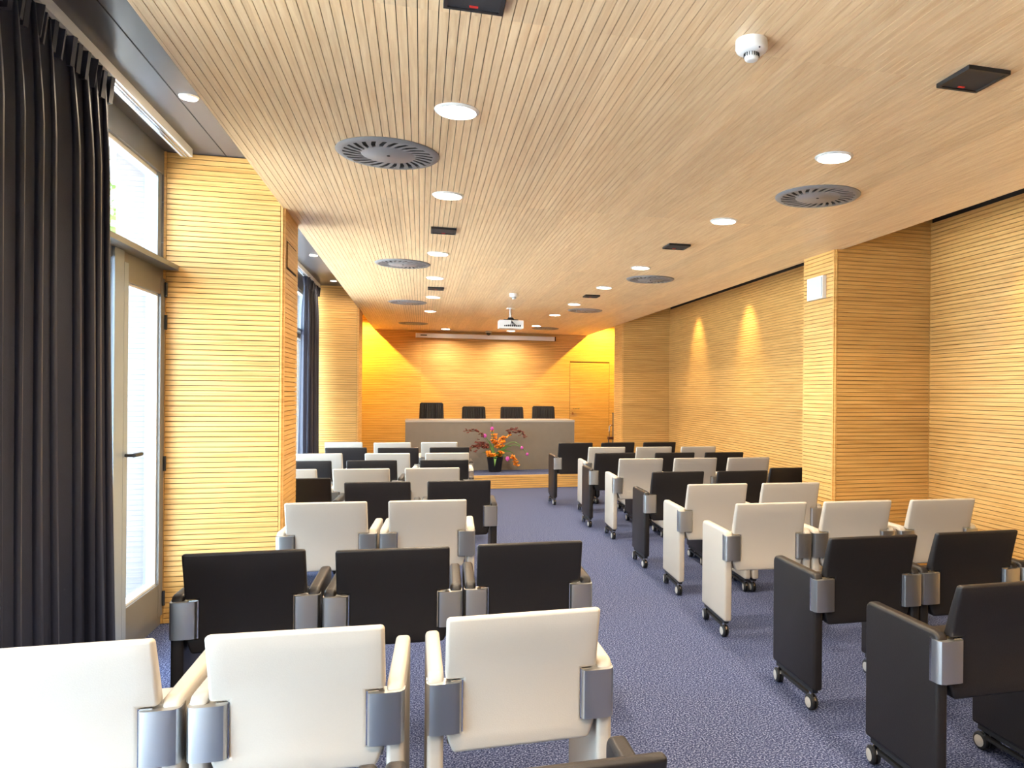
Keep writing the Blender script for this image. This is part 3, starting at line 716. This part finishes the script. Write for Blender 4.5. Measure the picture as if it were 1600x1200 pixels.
# ------------------------------------------------------------------ audience armchairs
BW, AT = 0.224, 0.046            # half width of the back, arm thickness
AO = BW + 0.004 + AT              # outer face of arm
def chair_meshes(mat):
    M = {}
    # backrest: grid of cells with notches for the hinges
    xs = [-BW, -0.175, 0.175, BW]; zs = [0.40, 0.462, 0.617, 0.68, 0.745, 0.808]
    bm = bm_new(); V = {}
    def v(i, j, k):
        if (i, j, k) not in V:
            x, z = xs[i], zs[j]
            if j == 0 and i in (0, 3): x *= 0.9
            lean = -0.058 * max(0, (z - 0.58) / 0.225) ** 1.15
            th = 0.055 - 0.018 * max(0, (z - 0.6) / 0.2)
            y = lean + (0.004 if k == 0 else th)
            V[(i, j, k)] = bm.verts.new((x, y, z))
        return V[(i, j, k)]
    cells = {(i, j) for j in range(5) for i in range(3) if not (j == 1 and i != 1)}
    for (i, j) in cells:
        bm.faces.new((v(i, j, 0), v(i + 1, j, 0), v(i + 1, j + 1, 0), v(i, j + 1, 0)))
        bm.faces.new((v(i, j, 1), v(i, j + 1, 1), v(i + 1, j + 1, 1), v(i + 1, j, 1)))
        for (di, dj, a, b) in ((-1, 0, (0, 0), (0, 1)), (1, 0, (1, 0), (1, 1)), (0, -1, (0, 0), (1, 0)), (0, 1, (0, 1), (1, 1))):
            if (i + di, j + dj) not in cells:
                p, q = (i + a[0], j + a[1]), (i + b[0], j + b[1])
                bm.faces.new((v(*p, 0), v(*q, 0), v(*q, 1), v(*p, 1)))
    bmesh.ops.recalc_face_normals(bm, faces=bm.faces)
    bevel(bm, 0.011, 3, 40)
    M['backrest'] = mesh(bm, 'backrest', mat, smooth=50)
    # tipped-up seat
    bm = bm_new(); box(bm, -0.215, 0.215, 0.062, 0.150, 0.405, 0.612); bevel(bm, 0.025, 3); M['seat'] = mesh(bm, 'seat', mat, smooth=50)
    # side panel with integral armrest (right side, outer face at +AO)
    bm = bm_new()
    prism(bm, [(0.002, 0.102), (0.44, 0.102), (0.442, 0.637), (0.002, 0.637)], 'x', AO - AT, AO)
    for z_, off in ((0.637, 0.034), (0.102, 0.012)):
        es = [e for e in bm.edges if all(abs(v_.co.z - z_) < 1e-4 for v_ in e.verts) and abs(e.verts[0].co.x - e.verts[1].co.x) > 0.02]
        bmesh.ops.bevel(bm, geom=es, offset=off, segments=5, profile=0.5, affect='EDGES')
    es = [e for e in bm.edges if len(e.link_faces) == 2 and e.calc_face_angle(0) > math.radians(60)]
    bmesh.ops.bevel(bm, geom=es, offset=0.0135, segments=4, profile=0.5, affect='EDGES', clamp_overlap=False)
    M['arm'] = mesh(bm, 'side_panel', mat, smooth=50)
    # aluminium hinge wrapping the rear corner
    bm = bm_new()
    x0, x1 = 0.178, AO + 0.003
    plan = [(x0, 0.012), (x0, -0.006), (x0 + 0.006, -0.015), (x0 + 0.018, -0.018), (x1 - 0.024, -0.018), (x1 - 0.009, -0.013), (x1 - 0.001, -0.001), (x1, 0.014), (x1, 0.030), (x1 - 0.01, 0.034), (x0 + 0.02, 0.034)]
    prism(bm, plan, 'z', 0.466, 0.612); bevel(bm, 0.003, 2, 60); M['hinge'] = mesh(bm, 'hinge', 'aluminium', smooth=35)
    bm = bm_new(); box(bm, x0 - 0.004, x0 + 0.030, 0.001, 0.008, 0.4635, 0.6145); box(bm, AO - 0.02, AO + 0.0025, 0.02, 0.042, 0.4635, 0.6145); M['hinge_plate'] = mesh(bm, 'hinge_plate', 'chrome')
    # rail below the panel
    bm = bm_new(); box(bm, AO - AT * 0.5 - 0.008, AO - AT * 0.5 + 0.008, 0.075, 0.415, 0.052, 0.066); box(bm, AO - AT * 0.5 - 0.014, AO - AT * 0.5 + 0.014, 0.03, 0.41, 0.084, 0.102); M['rail'] = mesh(bm, 'rail', 'rubber_black')
    return M
def caster_mesh():
    bm = bm_new()
    for s in (-1, 1):
        # twin wheel: tyre, pale hub
        prof = [(0.0, 0.0155), (0.024, 0.0155), (0.0285, 0.0145), (0.0345, 0.0115), (0.036, 0.006), (0.036, 0.004), (0.0, 0.004)]
        n = 20; rings = []
        for r, x in prof:
            if r == 0: rings.append([bm.verts.new((s * x * 1.25, 0, 0.036))])
            else: rings.append([bm.verts.new((s * x * 1.25, r * math.cos(2 * PI * i / n), 0.036 + r * math.sin(2 * PI * i / n))) for i in range(n)])
        for q, (a, b) in enumerate(zip(rings, rings[1:])):
            for i in range(n):
                j = (i + 1) % n
                if len(a) == 1: f = bm.faces.new((a[0], b[i], b[j]))
                elif len(b) == 1: f = bm.faces.new((a[i], a[j], b[0]))
                else: f = bm.faces.new((a[i], a[j], b[j], b[i]))
                f.material_index = 1 if q == 0 else 0
    # hood and stem
    hood = [(0.037 * math.cos(a), 0.036 + 0.039 * math.sin(a)) for a in [i * PI / 8 for i in range(-1, 8)]]
    prism(bm, [(p[0], p[1]) for p in hood] + [(-0.02, 0.045), (0.0, 0.05), (0.025, 0.04)], 'x', -0.0045, 0.0045, 2)
    tube(bm, [(0, 0.004, 0.06), (0, 0.004, 0.101)], 0.009, 10, 2)
    return mesh(bm, 'caster', 'rubber_black', 'hub_grey', 'chrome', smooth=40)
CASTER = caster_mesh()
CM = {'white': chair_meshes('white_leather'), 'black': chair_meshes('black_leather')}
def chair_proto(kind):
    M = CM[kind]; c = empty('armchair')
    link('backrest', M['backrest'], c); link('seat', M['seat'], c)
    for s in (1, -1):
        a = link('side_panel', M['arm'], c); a.scale = (s, 1, 1)
        h = link('hinge', M['hinge'], c); h.scale = (s, 1, 1)
        p = link('hinge_plate', M['hinge_plate'], c); p.scale = (s, 1, 1)
        r = link('rail', M['rail'], c); r.scale = (s, 1, 1)
        for y, a_ in ((0.405, 0.12), (0.058, -0.1)):
            k = link('caster', CASTER, c, (s * (AO - AT * 0.5 + 0.004), y, 0)); k.rotation_euler = (0, 0, a_ * s)
    return c
PROTO = {}
def armchair(kind, xc, ytop, rot, label, group):
    if kind not in PROTO: PROTO[kind] = chair_proto(kind); c = PROTO[kind]
    else: c = copy_thing(PROTO[kind])
    c.location = (xc, ytop + 0.056, 0); c.rotation_euler = (0, 0, rot)
    tag(c, label, 'armchair', group)
NTH = {9: 'ninth', 8: 'eighth', 7: 'seventh', 6: 'sixth', 5: 'fifth', 4: 'fourth', 3: 'third', 2: 'second', 1: 'first', 10: 'tenth'}
# rows: number counted from the stage, colour, [(x centre, y of the back's top edge, turn)], place names
LEFT = [
    (10, 'black', [(-0.358, 1.27, 0.0), (0.205, 1.27, 0.0)], ['middle', 'aisle']),
    (9, 'white', [(-0.880, 2.185, 0.0), (-0.314, 2.175, -0.03), (0.299, 2.195, 0.01)], ['window', 'middle', 'aisle']),
    (8, 'black', [(-0.670, 3.29, 0.0), (-0.102, 3.225, -0.03), (0.460, 3.225, -0.03)], ['window', 'middle', 'aisle']),
    (7, 'white', [(-0.520, 4.65, -0.04), (0.046, 4.62, -0.04)], ['window', 'aisle']),
    (6, 'black', [(-0.858, 5.95, -0.04), (-0.289, 5.62, -0.04), (0.274, 5.60, -0.04)], ['window', 'middle', 'aisle']),
    (5, 'white', [(-1.04, 6.65, -0.05), (-0.468, 6.60, -0.06), (0.10, 6.58, -0.06)], ['window', 'middle', 'aisle']),
    (4, 'black', [(-1.01, 7.42, -0.05), (-0.433, 7.39, -0.06), (0.220, 7.345, -0.06)], ['window', 'middle', 'aisle']),
    (3, 'white', [(-0.995, 8.26, -0.04), (-0.328, 8.20, -0.06), (0.272, 8.165, -0.03)], ['window', 'middle', 'aisle']),
    (2, 'black', [(-0.812, 9.09, -0.05), (-0.243, 9.005, -0.05), (0.325, 9.005, -0.01)], ['window', 'middle', 'aisle']),
    (1, 'white', [(-0.926, 10.05, -0.04), (-0.340, 9.91, -0.05), (0.23, 9.90, -0.04)], ['window', 'middle', 'aisle']),
]
RIGHT = [
    (9, 'black', [(1.987, 2.165, 0.0), (2.546, 2.165, 0.0)], ['aisle', 'middle']),
    (8, 'black', [(2.003, 3.03, -0.02), (2.563, 3.03, -0.02), (3.124, 3.02, -0.02)], ['aisle', 'middle', 'wall']),
    (7, 'white', [(2.015, 4.10, -0.05), (2.576, 4.07, -0.05), (3.15, 4.03, -0.05)], ['aisle', 'middle', 'wall']),
    (6, 'white', [(2.056, 5.05, -0.05), (2.616, 5.015, -0.05)], ['aisle', 'wall']),
    (5, 'black', [(2.056, 5.915, -0.04), (2.616, 5.88, -0.04), (3.178, 6.05, -0.04)], ['aisle', 'middle', 'wall']),
    (4, 'white', [(2.107, 7.18, -0.05), (2.668, 7.15, -0.05), (3.23, 7.115, -0.05)], ['aisle', 'middle', 'wall']),
    (3, 'black', [(2.025, 7.90, -0.02), (2.680, 7.83, -0.04), (3.245, 7.80, -0.04)], ['aisle', 'middle', 'wall']),
    (2, 'white', [(2.146, 8.775, -0.04), (2.718, 8.725, -0.02), (3.280, 8.705, -0.02)], ['aisle', 'middle', 'wall']),
    (1, 'black', [(1.927, 9.58, 0.0), (2.488, 9.575, 0.0), (3.05, 9.55, 0.0)], ['aisle', 'middle', 'wall']),
]
SEAT = {'window': 'seat nearest the windows', 'middle': 'middle seat', 'aisle': 'seat on the aisle', 'wall': 'seat nearest the right wall'}
for rows, blk in ((LEFT, 'left'), (RIGHT, 'right')):
    for n, kind, cs_, names in rows:
        for (x, y, r), nm in zip(cs_, names):
            armchair(kind, x, y, r, '%s leather armchair, %s block, %s row from the stage, %s' % (kind, blk, NTH[n], SEAT[nm]), 'armchairs in the %s block' % blk)
